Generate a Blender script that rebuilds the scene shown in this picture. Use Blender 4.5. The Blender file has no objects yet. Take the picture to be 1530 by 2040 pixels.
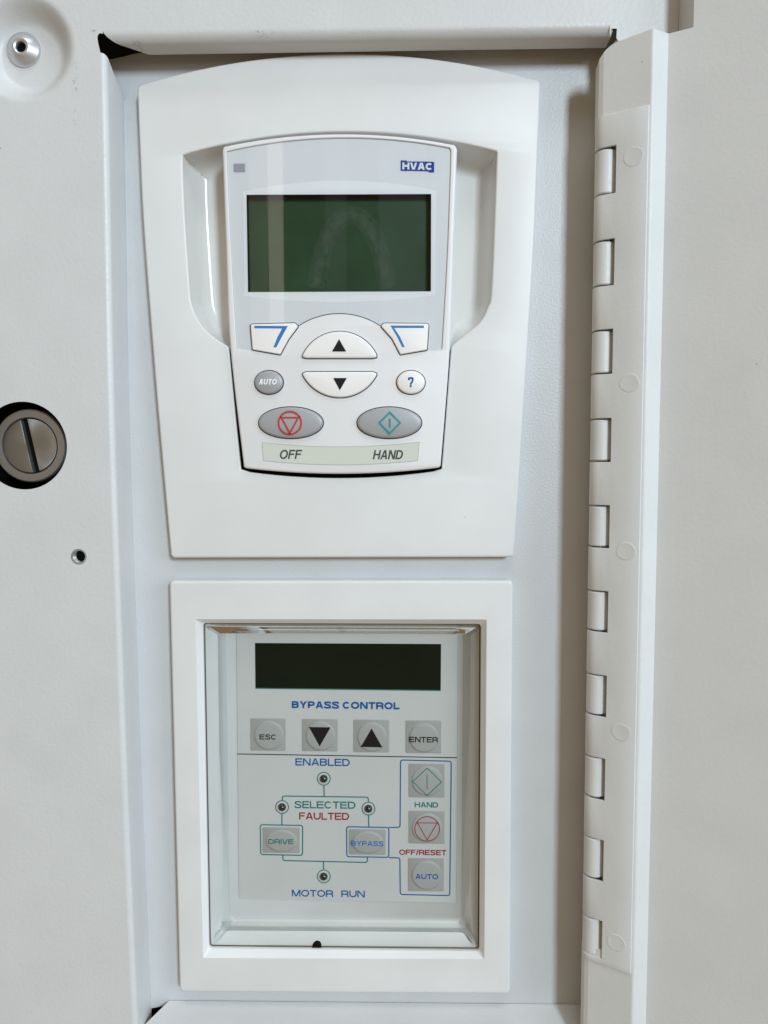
import bpy, bmesh, math, random
from mathutils import Vector, Matrix
from mathutils.geometry import tessellate_polygon
random.seed(7)
S = bpy.context.scene
COL = S.collection

# ------------------------------------------------------------------ camera
# World: X right, Z up, the bay's back panel lies in the plane Y = 0 and h = -Y is the height above it (metres).
F, CX, CY = 1473.3, 765.0, 1020.0
def _n(v): return v.normalized()
_vd = _n(Vector(((855 - CX) / F, (20800 - CY) / F, 1.0)))          # world "down" in camera axes (x right, y down, z forward)
_xd = Vector((75765 / F, -250 / F, -1.0)); _xd = _n(_xd - _vd * _xd.dot(_vd))
_nd = _xd.cross(_vd)
DIST = 0.2255
_t = Vector((0, 0, DIST / _nd.z))
def c2w(v): return Vector((_xd.dot(v), _nd.dot(v), -_vd.dot(v)))
CAM = c2w(-_t)
def P(u, v, h=0.0):
    """point of the plane h that the photograph shows at pixel (u, v) -> (X, Z)"""
    d = c2w(Vector(((u - CX) / F, (v - CY) / F, 1.0)))
    k = (-h - CAM.y) / d.y
    p = CAM + d * k
    return (p.x, p.z)
def PL(pts, h): return [P(u, v, h) for u, v in pts]
cam_d = bpy.data.cameras.new('camera'); cam = bpy.data.objects.new('camera', cam_d); COL.objects.link(cam)
r_, u_, b_ = c2w(Vector((1, 0, 0))), c2w(Vector((0, -1, 0))), c2w(Vector((0, 0, -1)))
cam.matrix_world = Matrix(((r_.x, u_.x, b_.x, CAM.x), (r_.y, u_.y, b_.y, CAM.y), (r_.z, u_.z, b_.z, CAM.z), (0, 0, 0, 1)))
cam_d.sensor_fit = 'VERTICAL'; cam_d.sensor_height = 36; cam_d.sensor_width = 27; cam_d.lens = F / 2040 * 36
cam_d.clip_start = 0.01; cam_d.clip_end = 50
S.camera = cam
S.render.resolution_x, S.render.resolution_y = 768, 1024

# ------------------------------------------------------------------ light
W = bpy.data.worlds.new('World'); S.world = W; W.use_nodes = True
bg = W.node_tree.nodes['Background']
bg.inputs[0].default_value = (1.0, 0.69, 0.34, 1); bg.inputs[1].default_value = 0.28      # warm light of the room
def area(name, loc, size, sy, watts, col):
    l = bpy.data.lights.new(name, 'AREA'); l.shape = 'RECTANGLE'; l.size = size; l.size_y = sy; l.energy = watts; l.color = col
    o = bpy.data.objects.new(name, l); COL.objects.link(o); o.location = loc
    o.rotation_euler = (Vector((0, 0, 0)) - Vector(loc)).to_track_quat('-Z', 'Y').to_euler()
    return o
KD = 2.6
ka, ke = math.radians(24), math.radians(17)
area('window_light', (KD * math.sin(ka) * math.cos(ke), -KD * math.cos(ka) * math.cos(ke), KD * math.sin(ke)), 0.34, 0.5, 47, (0.71, 0.875, 1.0))
sa, se = math.radians(58), math.radians(12)
area('side_window_light', (2.4 * math.sin(sa) * math.cos(se), -2.4 * math.cos(sa) * math.cos(se), 2.4 * math.sin(se)), 1.3, 1.2, 19, (0.74, 0.87, 1.0))
area('ceiling_light', (0.2, -1.1, 2.2), 1.2, 0.6, 15, (0.93, 0.98, 1.0))
area('added_band_lamp', (-0.40, -2.3, 0.75), 0.050, 1.5, 0.75, (1.0, 0.9, 0.74))  # added lamps, there only to mirror pale vertical bands in the display
area('added_band_lamp', (-0.458, -2.3, 0.75), 0.060, 1.5, 0.24, (1.0, 0.86, 0.70))
area('added_band_lamp', (-0.20, -2.3, 0.75), 0.07, 1.5, 0.10, (0.9, 0.95, 1.0))
area('added_band_lamp', (0.02, -2.3, 0.75), 0.15, 1.5, 0.30, (0.85, 0.93, 1.0))
S.view_settings.view_transform = 'Standard'; S.view_settings.look = 'None'; S.view_settings.exposure = 0; S.view_settings.gamma = 1
S.view_settings.use_curve_mapping = False

# ------------------------------------------------------------------ materials
def mat(name, col, rough=0.5, metal=0.0, coat=0.0, bump=None, spec=0.5, mott=0.0, specks=False, aniso=0.0, scuffs=()):
    m = bpy.data.materials.new(name); m.use_nodes = True
    nt = m.node_tree; N = nt.nodes; L = nt.links; b = N['Principled BSDF']
    b.inputs['Base Color'].default_value = (*col, 1); b.inputs['Roughness'].default_value = rough
    b.inputs['Metallic'].default_value = metal; b.inputs['Coat Weight'].default_value = coat; b.inputs['Coat Roughness'].default_value = 0.04
    b.inputs['Specular IOR Level'].default_value = spec
    tc = N.new('ShaderNodeTexCoord')
    geo = N.new('ShaderNodeNewGeometry')
    src = geo.outputs['Position']
    colsock = None
    if mott:
        n = N.new('ShaderNodeTexNoise'); n.inputs['Scale'].default_value = 60; n.inputs['Detail'].default_value = 5
        L.new(src, n.inputs['Vector'])
        r = N.new('ShaderNodeMapRange'); r.inputs[1].default_value = 0.3; r.inputs[2].default_value = 0.7
        r.inputs[3].default_value = 1 - mott; r.inputs[4].default_value = 1 + mott * .6
        L.new(n.outputs['Fac'], r.inputs[0])
        mx = N.new('ShaderNodeMix'); mx.data_type = 'RGBA'; mx.blend_type = 'MULTIPLY'; mx.inputs[0].default_value = 1
        mx.inputs[6].default_value = (*col, 1); L.new(r.outputs[0], mx.inputs[7]); colsock = mx.outputs[2]
    if specks:                                                       # sparse dirt specks
        v = N.new('ShaderNodeTexVoronoi'); v.inputs['Scale'].default_value = 95; v.inputs['Randomness'].default_value = 1
        L.new(src, v.inputs['Vector'])
        n2 = N.new('ShaderNodeTexNoise'); n2.inputs['Scale'].default_value = 130; L.new(src, n2.inputs['Vector'])
        a = N.new('ShaderNodeMapRange'); a.inputs[1].default_value = 0.030; a.inputs[2].default_value = 0.018; L.new(v.outputs['Distance'], a.inputs[0])
        c = N.new('ShaderNodeMapRange'); c.inputs[1].default_value = 0.60; c.inputs[2].default_value = 0.64; L.new(n2.outputs['Fac'], c.inputs[0])
        mu = N.new('ShaderNodeMath'); mu.operation = 'MULTIPLY'; L.new(a.outputs[0], mu.inputs[0]); L.new(c.outputs[0], mu.inputs[1])
        mx = N.new('ShaderNodeMix'); mx.data_type = 'RGBA'; L.new(mu.outputs[0], mx.inputs[0])
        if colsock: L.new(colsock, mx.inputs[6])
        else: mx.inputs[6].default_value = (*col, 1)
        mx.inputs[7].default_value = (0.12, 0.10, 0.085, 1); colsock = mx.outputs[2]
    for (sx_, sz_, rx_, rz_, amt, thr) in scuffs:                    # rubbed marks: (centre X, Z, half sizes, strength, coverage)
        mp_ = N.new('ShaderNodeVectorMath'); mp_.operation = 'SUBTRACT'; mp_.inputs[1].default_value = (sx_, 0, sz_); L.new(src, mp_.inputs[0])
        m2_ = N.new('ShaderNodeVectorMath'); m2_.operation = 'MULTIPLY'; m2_.inputs[1].default_value = (1 / rx_, 0, 1 / rz_); L.new(mp_.outputs[0], m2_.inputs[0])
        ln_ = N.new('ShaderNodeVectorMath'); ln_.operation = 'LENGTH'; L.new(m2_.outputs[0], ln_.inputs[0])
        a_ = N.new('ShaderNodeMapRange'); a_.inputs[1].default_value = 1.0; a_.inputs[2].default_value = 0.3; L.new(ln_.outputs['Value'], a_.inputs[0])
        n_ = N.new('ShaderNodeTexNoise'); n_.inputs['Scale'].default_value = 1300; n_.inputs['Detail'].default_value = 4; L.new(src, n_.inputs['Vector'])
        t_ = N.new('ShaderNodeMapRange'); t_.inputs[1].default_value = thr; t_.inputs[2].default_value = thr + .12; t_.inputs[4].default_value = amt; L.new(n_.outputs['Fac'], t_.inputs[0])
        mu = N.new('ShaderNodeMath'); mu.operation = 'MULTIPLY'; L.new(a_.outputs[0], mu.inputs[0]); L.new(t_.outputs[0], mu.inputs[1])
        mx = N.new('ShaderNodeMix'); mx.data_type = 'RGBA'; L.new(mu.outputs[0], mx.inputs[0])
        if colsock: L.new(colsock, mx.inputs[6])
        else: mx.inputs[6].default_value = (*col, 1)
        mx.inputs[7].default_value = (0.20, 0.17, 0.13, 1); colsock = mx.outputs[2]
    if colsock: L.new(colsock, b.inputs['Base Color'])
    if bump:
        sc, strength, dist = bump
        n = N.new('ShaderNodeTexNoise'); n.inputs['Scale'].default_value = sc; n.inputs['Detail'].default_value = 3; n.inputs['Roughness'].default_value = 0.6
        L.new(src, n.inputs['Vector'])
        bp = N.new('ShaderNodeBump'); bp.inputs['Strength'].default_value = strength; bp.inputs['Distance'].default_value = dist
        L.new(n.outputs['Fac'], bp.inputs['Height']); L.new(bp.outputs[0], b.inputs['Normal'])
        if rough < .9 and sc > 500:
            rr = N.new('ShaderNodeMapRange'); rr.inputs[3].default_value = rough - .1; rr.inputs[4].default_value = rough + .12
            L.new(n.outputs['Fac'], rr.inputs[0]); L.new(rr.outputs[0], b.inputs['Roughness'])
    if aniso:
        b.inputs['Anisotropic'].default_value = aniso
        tg = N.new('ShaderNodeTangent'); tg.direction_type = 'RADIAL'; tg.axis = 'Y'; L.new(tg.outputs[0], b.inputs['Tangent'])
    return m
def clear(name, rough=0.02, tint=(1, 1, 1), ior=1.45, haze=0.0):
    m = bpy.data.materials.new(name); m.use_nodes = True; nt = m.node_tree; N = nt.nodes; L = nt.links
    N.remove(N['Principled BSDF']); out = N['Material Output']
    fr = N.new('ShaderNodeFresnel'); fr.inputs[0].default_value = ior
    t = N.new('ShaderNodeBsdfTransparent'); t.inputs[0].default_value = (*tint, 1)
    g = N.new('ShaderNodeBsdfGlossy'); g.inputs['Roughness'].default_value = rough
    mx = N.new('ShaderNodeMixShader'); L.new(fr.outputs[0], mx.inputs[0]); L.new(t.outputs[0], mx.inputs[1]); L.new(g.outputs[0], mx.inputs[2])
    last = mx
    if haze:
        d = N.new('ShaderNodeBsdfDiffuse'); d.inputs[0].default_value = (.8, .8, .78, 1)
        geo = N.new('ShaderNodeNewGeometry'); n = N.new('ShaderNodeTexNoise'); n.inputs['Scale'].default_value = 500; n.inputs['Detail'].default_value = 2
        L.new(geo.outputs['Position'], n.inputs['Vector'])
        r = N.new('ShaderNodeMapRange'); r.inputs[1].default_value = .2; r.inputs[2].default_value = .75; r.inputs[4].default_value = haze; L.new(n.outputs['Fac'], r.inputs[0])
        m2 = N.new('ShaderNodeMixShader'); L.new(r.outputs[0], m2.inputs[0]); L.new(mx.outputs[0], m2.inputs[1]); L.new(d.outputs[0], m2.inputs[2]); last = m2
    L.new(last.outputs[0], out.inputs[0])
    return m
M = {}
M['paint'] = mat('powder_coat', (0.605, 0.612, 0.615), .40, bump=(850, .5, .00015), mott=.03, specks=True,
    scuffs=[(*P(149, 160, .012), .0011, .0075, .75, .55), (*P(151, 250, .012), .0012, .007, .35, .55), (*P(522, 66, .012), .0036, .0012, .7, .55), (*P(270, 80, .012), .0016, .0006, .7, .5), (*P(186, 61, .012), .0012, .0007, .6, .5)])
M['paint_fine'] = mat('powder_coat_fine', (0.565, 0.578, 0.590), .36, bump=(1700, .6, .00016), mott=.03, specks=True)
M['door_paint'] = mat('door_powder_coat', (0.66, 0.67, 0.675), .42, bump=(950, .45, .00011), mott=.03, specks=True)
M['plastic'] = mat('matt_white_plastic', (0.70, 0.705, 0.705), .40, bump=(3500, .12, .00003), mott=.03, specks=True)
M['gloss'] = mat('glossy_white_plastic', (0.70, 0.70, 0.68), .16, mott=.02)
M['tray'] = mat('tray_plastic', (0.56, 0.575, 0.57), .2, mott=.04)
M['housing'] = mat('keypad_housing_plastic', (0.725, 0.72, 0.73), .40, bump=(3500, .12, .00003), mott=.01)
M['key_white'] = mat('white_key_rubber', (0.82, 0.80, 0.79), .45, mott=.01)
M['key_grey'] = mat('grey_key_rubber', (0.36, 0.365, 0.38), .42, metal=.15, mott=.03)
M['silver'] = mat('silver_grey_print', (0.77, 0.77, 0.775), .35, mott=.01)
M['frame'] = mat('light_silver_print', (0.86, 0.86, 0.865), .35, mott=.01)
M['lcd'] = mat('green_grey_lcd', (0.026, 0.070, 0.032), .4, mott=.3, spec=.1)
M['lcd_dark'] = mat('dark_green_display', (0.006, 0.011, 0.006), .3, mott=.2, spec=.1)
M['label_strip'] = mat('pale_green_label', (0.60, 0.62, 0.55), .4)
M['membrane'] = mat('grey_membrane', (0.525, 0.545, 0.54), .42, bump=(2500, .1, .00003), mott=.03)
M['pad'] = mat('dark_grey_key_pad', (0.335, 0.345, 0.335), .42)
M['dome'] = mat('grey_key_dome', (0.350, 0.360, 0.352), .5, spec=.3)
M['black'] = mat('black_print', (0.010, 0.010, 0.012), .5, spec=.15)
M['void'] = mat('dark_interior', (0.006, 0.006, 0.006), .9, spec=.05)
M['gap_black'] = mat('black_gap', (0.012, 0.011, 0.010), .8)  # black for joints and for the painted shade in the keypad gap
M['blue'] = mat('blue_print', (0.003, 0.095, 0.31), .5, spec=.1)
M['cyanblue'] = mat('bright_blue_print', (0.018, 0.17, 0.46), .5)
M['logo'] = mat('logo_blue_print', (0.008, 0.055, 0.30), .45, spec=.2)
M['teal'] = mat('teal_print', (0.002, 0.165, 0.165), .5, spec=.1)
M['teal_bright'] = mat('bright_teal_print', (0.010, 0.25, 0.26), .5)
M['red'] = mat('red_print', (0.29, 0.008, 0.010), .5, spec=.1)
M['red_bright'] = mat('bright_red_print', (0.45, 0.035, 0.025), .5)
M['white_print'] = mat('white_print', (0.85, 0.85, 0.86), .5)
M['grey_print'] = mat('grey_print', (0.36, 0.365, 0.38), .5)
M['ink'] = mat('dark_ink', (0.035, 0.04, 0.045), .5)
M['steel'] = mat('turned_steel', (0.34, 0.34, 0.335), .34, metal=.8, aniso=.8, bump=(4000, .1, .00002), mott=.1)
M['steel_ring'] = mat('brushed_steel', (0.36, 0.355, 0.345), .40, metal=.8, bump=(3000, .12, .00002), mott=.08)
M['alu'] = mat('rivet_aluminium', (0.60, 0.61, 0.63), .36, metal=.7, mott=.05)
M['zinc'] = mat('bare_thread_metal', (0.45, 0.45, 0.44), .45, metal=1, mott=.2)
M['led'] = mat('dark_led_lens', (0.015, 0.015, 0.014), .12, coat=.6)
M['glass'] = clear('clear_acrylic')
M['shield'] = clear('clear_shield', .04, (.965, .97, .965), 1.28, haze=.0)
M['reflection_haze'] = clear('painted_reflection', .3, (1, 1, 1), 1.02, haze=.018)  # pale haze that stands in for a reflection

# ------------------------------------------------------------------ mesh helpers (2-D outlines are in (X, Z), h is the height)
ROOT = {}
def thing(name, label, cat, at, group=None):
    o = bpy.data.objects.new(name, None); COL.objects.link(o); o.empty_display_size = .01
    o.location = at; o['label'] = label; o['category'] = cat
    if group: o['group'] = group
    ROOT[o.name] = Vector(at)
    return o
def obj(name, bm, m, parent=None, smooth=True, ang=35, label=None):
    off = ROOT.get(parent.name, Vector()) if parent else Vector()
    for v in bm.verts: v.co -= off
    me = bpy.data.meshes.new(name); bm.to_mesh(me); bm.free()
    me.materials.append(M[m] if isinstance(m, str) else m)
    if smooth:
        me.shade_smooth(); me.set_sharp_from_angle(angle=math.radians(ang))
    o = bpy.data.objects.new(name, me); COL.objects.link(o)
    if parent: o.parent = parent; ROOT[o.name] = off
    if label: o['label'] = label
    return o
def V3(p, h): return Vector((p[0], -h, p[1]))
def area2(l): return .5 * sum(l[i][0] * l[(i + 1) % len(l)][1] - l[(i + 1) % len(l)][0] * l[i][1] for i in range(len(l)))
def ccw(l): return list(l) if area2(l) > 0 else list(reversed(l))
def inset(l, d):
    """move a counter-clockwise loop inwards by d (negative: outwards)"""
    if abs(d) < 1e-12: return list(l)
    n = len(l); out = []
    for i in range(n):
        p = Vector(l[i]); a = Vector(l[i - 1]); c = Vector(l[(i + 1) % n])
        e1 = (p - a).normalized(); e2 = (c - p).normalized()
        n1 = Vector((-e1.y, e1.x)); n2 = Vector((-e2.y, e2.x)); m = n1 + n2
        k = m.dot(m)
        m = m * (2 / k) if k > .3 else n1
        q = p + m * d
        out.append((q.x, q.y))
    return out
def rnd(pts, r, seg=6):
    """round the corners of a closed outline; r a number or one per corner"""
    n = len(pts); out = []
    for i in range(n):
        R = r[i] if isinstance(r, (list, tuple)) else r
        p = Vector(pts[i]); a = Vector(pts[i - 1]) - p; c = Vector(pts[(i + 1) % n]) - p
        la, lc = a.length, c.length
        if R <= 0 or la < 1e-9 or lc < 1e-9: out.append(tuple(p)); continue
        th = a.angle(c)
        if th > math.radians(172): out.append(tuple(p)); continue
        t = min(R / math.tan(th / 2), la * .48, lc * .48)
        A = p + a.normalized() * t; C = p + c.normalized() * t
        for k in range(seg + 1):
            s = k / seg
            q = A * (1 - s) ** 2 + p * 2 * s * (1 - s) + C * s * s
            out.append((q.x, q.y))
    return out
def ell(c, rx, ry, n=48, a0=0): return [(c[0] + rx * math.cos(a0 + 2 * math.pi * k / n), c[1] + ry * math.sin(a0 + 2 * math.pi * k / n)) for k in range(n)]
def arc3(a, b, c, n=16):
    """points on the circle from a through b to c (pixel or metric space)"""
    ax, ay = a; bx, by = b; cx, cy = c
    d = 2 * (ax * (by - cy) + bx * (cy - ay) + cx * (ay - by))
    ux = ((ax * ax + ay * ay) * (by - cy) + (bx * bx + by * by) * (cy - ay) + (cx * cx + cy * cy) * (ay - by)) / d
    uy = ((ax * ax + ay * ay) * (cx - bx) + (bx * bx + by * by) * (ax - cx) + (cx * cx + cy * cy) * (bx - ax)) / d
    r = math.hypot(ax - ux, ay - uy)
    t0 = math.atan2(ay - uy, ax - ux); t1 = math.atan2(by - uy, bx - ux); t2 = math.atan2(cy - uy, cx - ux)
    def un(t, ref): 
        while t - ref > math.pi: t -= 2 * math.pi
        while t - ref < -math.pi: t += 2 * math.pi
        return t
    t1 = un(t1, t0); t2 = un(t2, t1)
    return [(ux + r * math.cos(t0 + (t2 - t0) * k / n), uy + r * math.sin(t0 + (t2 - t0) * k / n)) for k in range(n + 1)]
def spline(pts, n=6):
    out = []
    for i in range(len(pts) - 1):
        p0 = pts[max(i - 1, 0)]; p1 = pts[i]; p2 = pts[i + 1]; p3 = pts[min(i + 2, len(pts) - 1)]
        for k in range(n):
            t = k / n
            out.append(tuple(.5 * (2 * p1[j] + (p2[j] - p0[j]) * t + (2 * p0[j] - 5 * p1[j] + 4 * p2[j] - p3[j]) * t * t + (3 * p1[j] - p0[j] - 3 * p2[j] + p3[j]) * t ** 3) for j in (0, 1)))
    out.append(pts[-1]); return out
def cap(bm, loops, vl):
    flat = [v for l in vl for v in l]
    for t in tessellate_polygon([[Vector((p[0], p[1], 0)) for p in l] for l in loops]):
        try: bm.faces.new([flat[i] for i in t])
        except ValueError: pass
def bridge(bm, r0, r1, closed=True):
    n = len(r0)
    for i in range(n if closed else n - 1):
        j = (i + 1) % n
        try: bm.faces.new((r0[i], r0[j], r1[j], r1[i]))
        except ValueError: pass
def prism(outer, h0, h1, holes=(), bev=0.0, seg=4, bm=None, back=False, dome=0.0, hbev=None):
    """solid with a flat front at h1, walls back to h0 and rounded front edges"""
    bm = bm or bmesh.new()
    loops, vl, bl, bv = [], [], [], []
    for k, l in enumerate([outer] + list(holes)):
        l = ccw(l); sg = 1 if k == 0 else -1
        bb = bev if (k == 0 or hbev is None) else hbev
        prof = [(0, h0), (0, h1 - bb)] + ([(bb * (1 - math.cos(math.pi / 2 * s / seg)), h1 - bb + bb * math.sin(math.pi / 2 * s / seg)) for s in range(1, seg + 1)] if bb else [])
        prev = None
        for d, h in prof:
            cur = inset(l, sg * d); ring = [bm.verts.new(V3(p, h)) for p in cur]
            if prev: bridge(bm, prev, ring)
            else: bl.append(cur); bv.append(ring)
            prev = ring
        loops.append(cur); vl.append(prev)
    if dome and not holes:
        l = loops[0]; prev = vl[0]; c = (sum(p[0] for p in l) / len(l), sum(p[1] for p in l) / len(l))
        for s in range(1, 7):
            k = 1 - s / 7
            ring = [bm.verts.new(V3((c[0] + (p[0] - c[0]) * k, c[1] + (p[1] - c[1]) * k), h1 + dome * (1 - k * k))) for p in l]
            bridge(bm, prev, ring); prev = ring
        cv = bm.verts.new(V3(c, h1 + dome))
        for i in range(len(prev)): bm.faces.new((prev[i], prev[(i + 1) % len(prev)], cv))
    else: cap(bm, loops, vl)
    if back: cap(bm, bl, bv)
    bmesh.ops.recalc_face_normals(bm, faces=bm.faces)
    return bm
def flat(outer, h, holes=(), bm=None):
    bm = bm or bmesh.new(); loops = [ccw(outer)] + [ccw(x) for x in holes]
    vl = [[bm.verts.new(V3(p, h)) for p in l] for l in loops]
    cap(bm, loops, vl)
    for f in bm.faces:
        f.normal_update()
        if f.normal.y > 0: f.normal_flip()
    return bm
def loft(rings, closed=True, cap_end=False, bm=None, flip=None):
    bm = bm or bmesh.new(); prev = None
    for l, h in rings:
        hs = h if isinstance(h, (list, tuple)) else [h] * len(l)
        ring = [bm.verts.new(V3(p, q)) for p, q in zip(l, hs)]
        if prev: bridge(bm, prev, ring, closed)
        prev = ring
    if cap_end: cap(bm, [rings[-1][0]], [prev])
    bmesh.ops.recalc_face_normals(bm, faces=bm.faces)
    return bm
def lathe(c, prof, n=64, bm=None, cap_end=False):
    """prof: (radius, h)"""
    return loft([(ell(c, max(r, 1e-6), max(r, 1e-6), n), h) for r, h in prof], bm=bm, cap_end=cap_end)
def stroke(pts, w, h, closed=False, bm=None):
    """printed line of width w along metric points"""
    bm = bm or bmesh.new(); n = len(pts); A, B = [], []
    for i in range(n):
        p = Vector(pts[i])
        a = Vector(pts[i - 1]) if (i or closed) else None; c = Vector(pts[(i + 1) % n]) if (i < n - 1 or closed) else None
        e1 = (p - a).normalized() if a is not None else (c - p).normalized(); e2 = (c - p).normalized() if c is not None else e1
        n1 = Vector((-e1.y, e1.x)); n2 = Vector((-e2.y, e2.x)); m = n1 + n2; k = m.dot(m)
        m = m * (2 / k) if k > .25 else n1
        A.append(bm.verts.new(V3(p + m * w / 2, h))); B.append(bm.verts.new(V3(p - m * w / 2, h)))
    fs0 = len(bm.faces)
    bridge(bm, A, B, closed)
    for f in bm.faces:
        f.normal_update()
        if f.normal.y > 0: f.normal_flip()
    return bm
PX = 0.00015                                                         # metres per photograph pixel at the keypads
GW = dict(A=.95, B=.88, C=.92, D=.93, E=.84, F=.78, H=.92, I=.16, L=.74, M=1.10, N=.94, O=1.04, P=.86, R=.92, S=.88, T=.84, U=.92, V=.92, Y=.92)
GW.update({'/': .40, '?': .62, ' ': .26})
def glyph(c, w, t):
    """centre-line strokes ('s', points) and slanted bars ('q', x0, y0, x1, y1) of a grotesque capital; height 1, width w, stem t"""
    a = t / 2; b = 1 - a; r = w - a; m = .52
    def el(cx, cy, rx, ry, d0, d1, n=14): return [(cx + rx * math.cos(math.radians(d0 + (d1 - d0) * k / n)), cy + ry * math.sin(math.radians(d0 + (d1 - d0) * k / n))) for k in range(n + 1)]
    St = lambda *p: ('s', list(p))
    if c == 'A': return [('q', a * 1.1, 0, w / 2 - a * .35, 1), ('q', w - a * 1.1, 0, w / 2 + a * .35, 1), St((w * .24, .32), (w * .76, .32))]
    if c == 'V': return [('q', a * 1.1, 1, w / 2 - a * .35, 0), ('q', w - a * 1.1, 1, w / 2 + a * .35, 0)]
    if c == 'Y': return [('q', a * 1.2, 1, w / 2, .42), ('q', w - a * 1.2, 1, w / 2, .42), St((w / 2, 0), (w / 2, .47))]
    if c == 'N': return [St((a, 0), (a, 1)), St((r, 0), (r, 1)), ('q', a * 1.2, 1, r - a * .2, 0)]
    if c == 'M': return [St((a, 0), (a, 1)), St((r, 0), (r, 1)), ('q', a * 1.2, 1, w / 2, 0), ('q', r - a * .2, 1, w / 2, 0)]
    if c == '/': return [('q', a * .8, -.03, w - a * .8, 1.03)]
    if c == 'I': return [St((w / 2, 0), (w / 2, 1))]
    if c == 'H': return [St((a, 0), (a, 1)), St((r, 0), (r, 1)), St((a, m), (r, m))]
    if c == 'T': return [St((0, b), (w, b)), St((w / 2, 0), (w / 2, b))]
    if c == 'L': return [St((a, 1), (a, a), (w, a))]
    if c == 'E': return [St((w, b), (a, b), (a, a), (w, a)), St((a, m), (w * .94, m))]
    if c == 'F': return [St((w, b), (a, b), (a, 0)), St((a, m), (w * .9, m))]
    if c == 'U': ry = min(.36, w * .5); return [St(*([(a, 1), (a, ry + a)] + el(w / 2, ry + a, w / 2 - a, ry, 180, 360)[1:] + [(r, 1)]))]
    if c == 'O': return [('c', el(w / 2, .5, w / 2 - a, .5 - a + .01, 0, 360, 32)[:-1])]
    if c == 'C': return [St(*el(w / 2, .5, w / 2 - a, .5 - a + .01, 42, 318, 28))]
    if c == 'D': x = w * .48; return [St(*([(x, a), (a, a), (a, b), (x, b)] + el(x, .5, r - x, .5 - a, 90, -90, 16)[1:]))]
    if c in 'PR':
        x = w * .60; y0 = .45; cy = (b + y0) / 2
        o = [St(*([(a, 0), (a, b), (x, b)] + el(x, cy, r - x, (b - y0) / 2, 90, -90, 12)[1:] + [(a, y0)]))]
        if c == 'R': o.append(St(*([(x - .05, y0)] + el(x - .05, y0 - .18, r - x + .03, .18, 90, 0, 6)[1:] + [(r + .01, 0)])))
        return o
    if c == 'B':
        x = w * .58; y0 = .53; c1 = (b + y0) / 2; c2 = (a + y0) / 2
        return [St(*([(a, y0), (a, b), (x, b)] + el(x, c1, r - x - .03, (b - y0) / 2, 90, -90, 12)[1:] + [(a, y0)])), St(*([(a, y0), (x, y0)] + el(x, c2, r - x, (y0 - a) / 2, 90, -90, 12)[1:] + [(a, a), (a, y0)]))]
    if c == 'S':
        return [St(*spline([(w * .93, .72), (w * .80, .91 - a * .3), (w * .5, b + .005), (w * .20, .89 - a * .3), (w * .12 + a * .2, .73), (w * .24, .60), (w * .5, .525), (w * .78, .44), (w * .91 - a * .3, .28), (w * .79, .09 + a * .3), (w * .5, a - .005), (w * .19, .09 + a * .3), (w * .06, .30)], 5))]
    if c == '?':
        return [St(*spline([(a, .70), (w * .16, .90), (w * .5, b), (w * .86, .88), (r, .70), (w * .80, .54), (w * .57, .42), (w * .5, .24)], 5)), St((w * .5, 0), (w * .5, t * 1.1))]
    return []
def text(name, s, bl, br, cap_px, h, m, parent, bold=0.0, shear=0.0, t=None):
    """flat printed capitals on the plane h, base line from pixel bl to br"""
    A = Vector(P(*bl, h)); B = Vector(P(*br, h)); e = B - A; width = e.length; ex = e.normalized(); up = Vector((-ex.y, ex.x)); cap = cap_px * PX
    t = t or (.175 + bold * 2.0)
    nat = sum(GW[c] for c in s); gaps = len(s) - 1; gap = .095
    sx = (width / cap - shear - 0 * gaps) / (nat + gap * gaps)
    bm = bmesh.new(); x = 0.0; z = 0
    def mp(p): q = A + ex * ((p[0] + shear * p[1]) * cap) + up * (p[1] * cap); return (q.x, q.y)
    for c in s:
        w = GW[c] * sx if c != 'I' else t
        xo = x + (GW[c] * sx - w) / 2
        for g in glyph(c, w, t):
            z += 1; hz = h + z * 2e-6
            if g[0] in 'sc': stroke([mp((xo + p[0], p[1])) for p in g[1]], t * cap, hz, g[0] == 'c', bm=bm)
            else:
                _, xa, ya, xb, yb = g; hw = t / 2 * math.hypot(xb - xa, yb - ya) / abs(yb - ya)
                f = bm.faces.new([bm.verts.new(V3(mp((xo + px_, py_)), hz)) for px_, py_ in ((xa - hw, ya), (xa + hw, ya), (xb + hw, yb), (xb - hw, yb))])
                f.normal_update()
                if f.normal.y > 0: f.normal_flip()
        x += GW[c] * sx + gap * sx
    return obj(name, bm, m, parent, smooth=False)

# ------------------------------------------------------------------ depths
HF = 0.012      # cabinet front
HP = 0.0046     # face plate / bezel front
HK = 0.0062     # keypad front

# ================================================================== cabinet
cab = thing('cabinet', 'light grey powder-coated steel cabinet front with a recessed bay for two keypads', 'cabinet', (0, 0, 0))
hF = HF
# opening in the front face (bend lines), corner reliefs cut out
xl = [(200, 105), (206, 400), (213, 760), (224, 1094), (243, 1600), (262, 2040), (268, 2180)]
left_fold = [P(u, v, hF) for u, v in xl]
top_z = P(690, 54, hF)[1]
bot_z = P(690, 2068, hF)[1] - .0045
xr = P(1222, 900, hF)[0]
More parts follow.
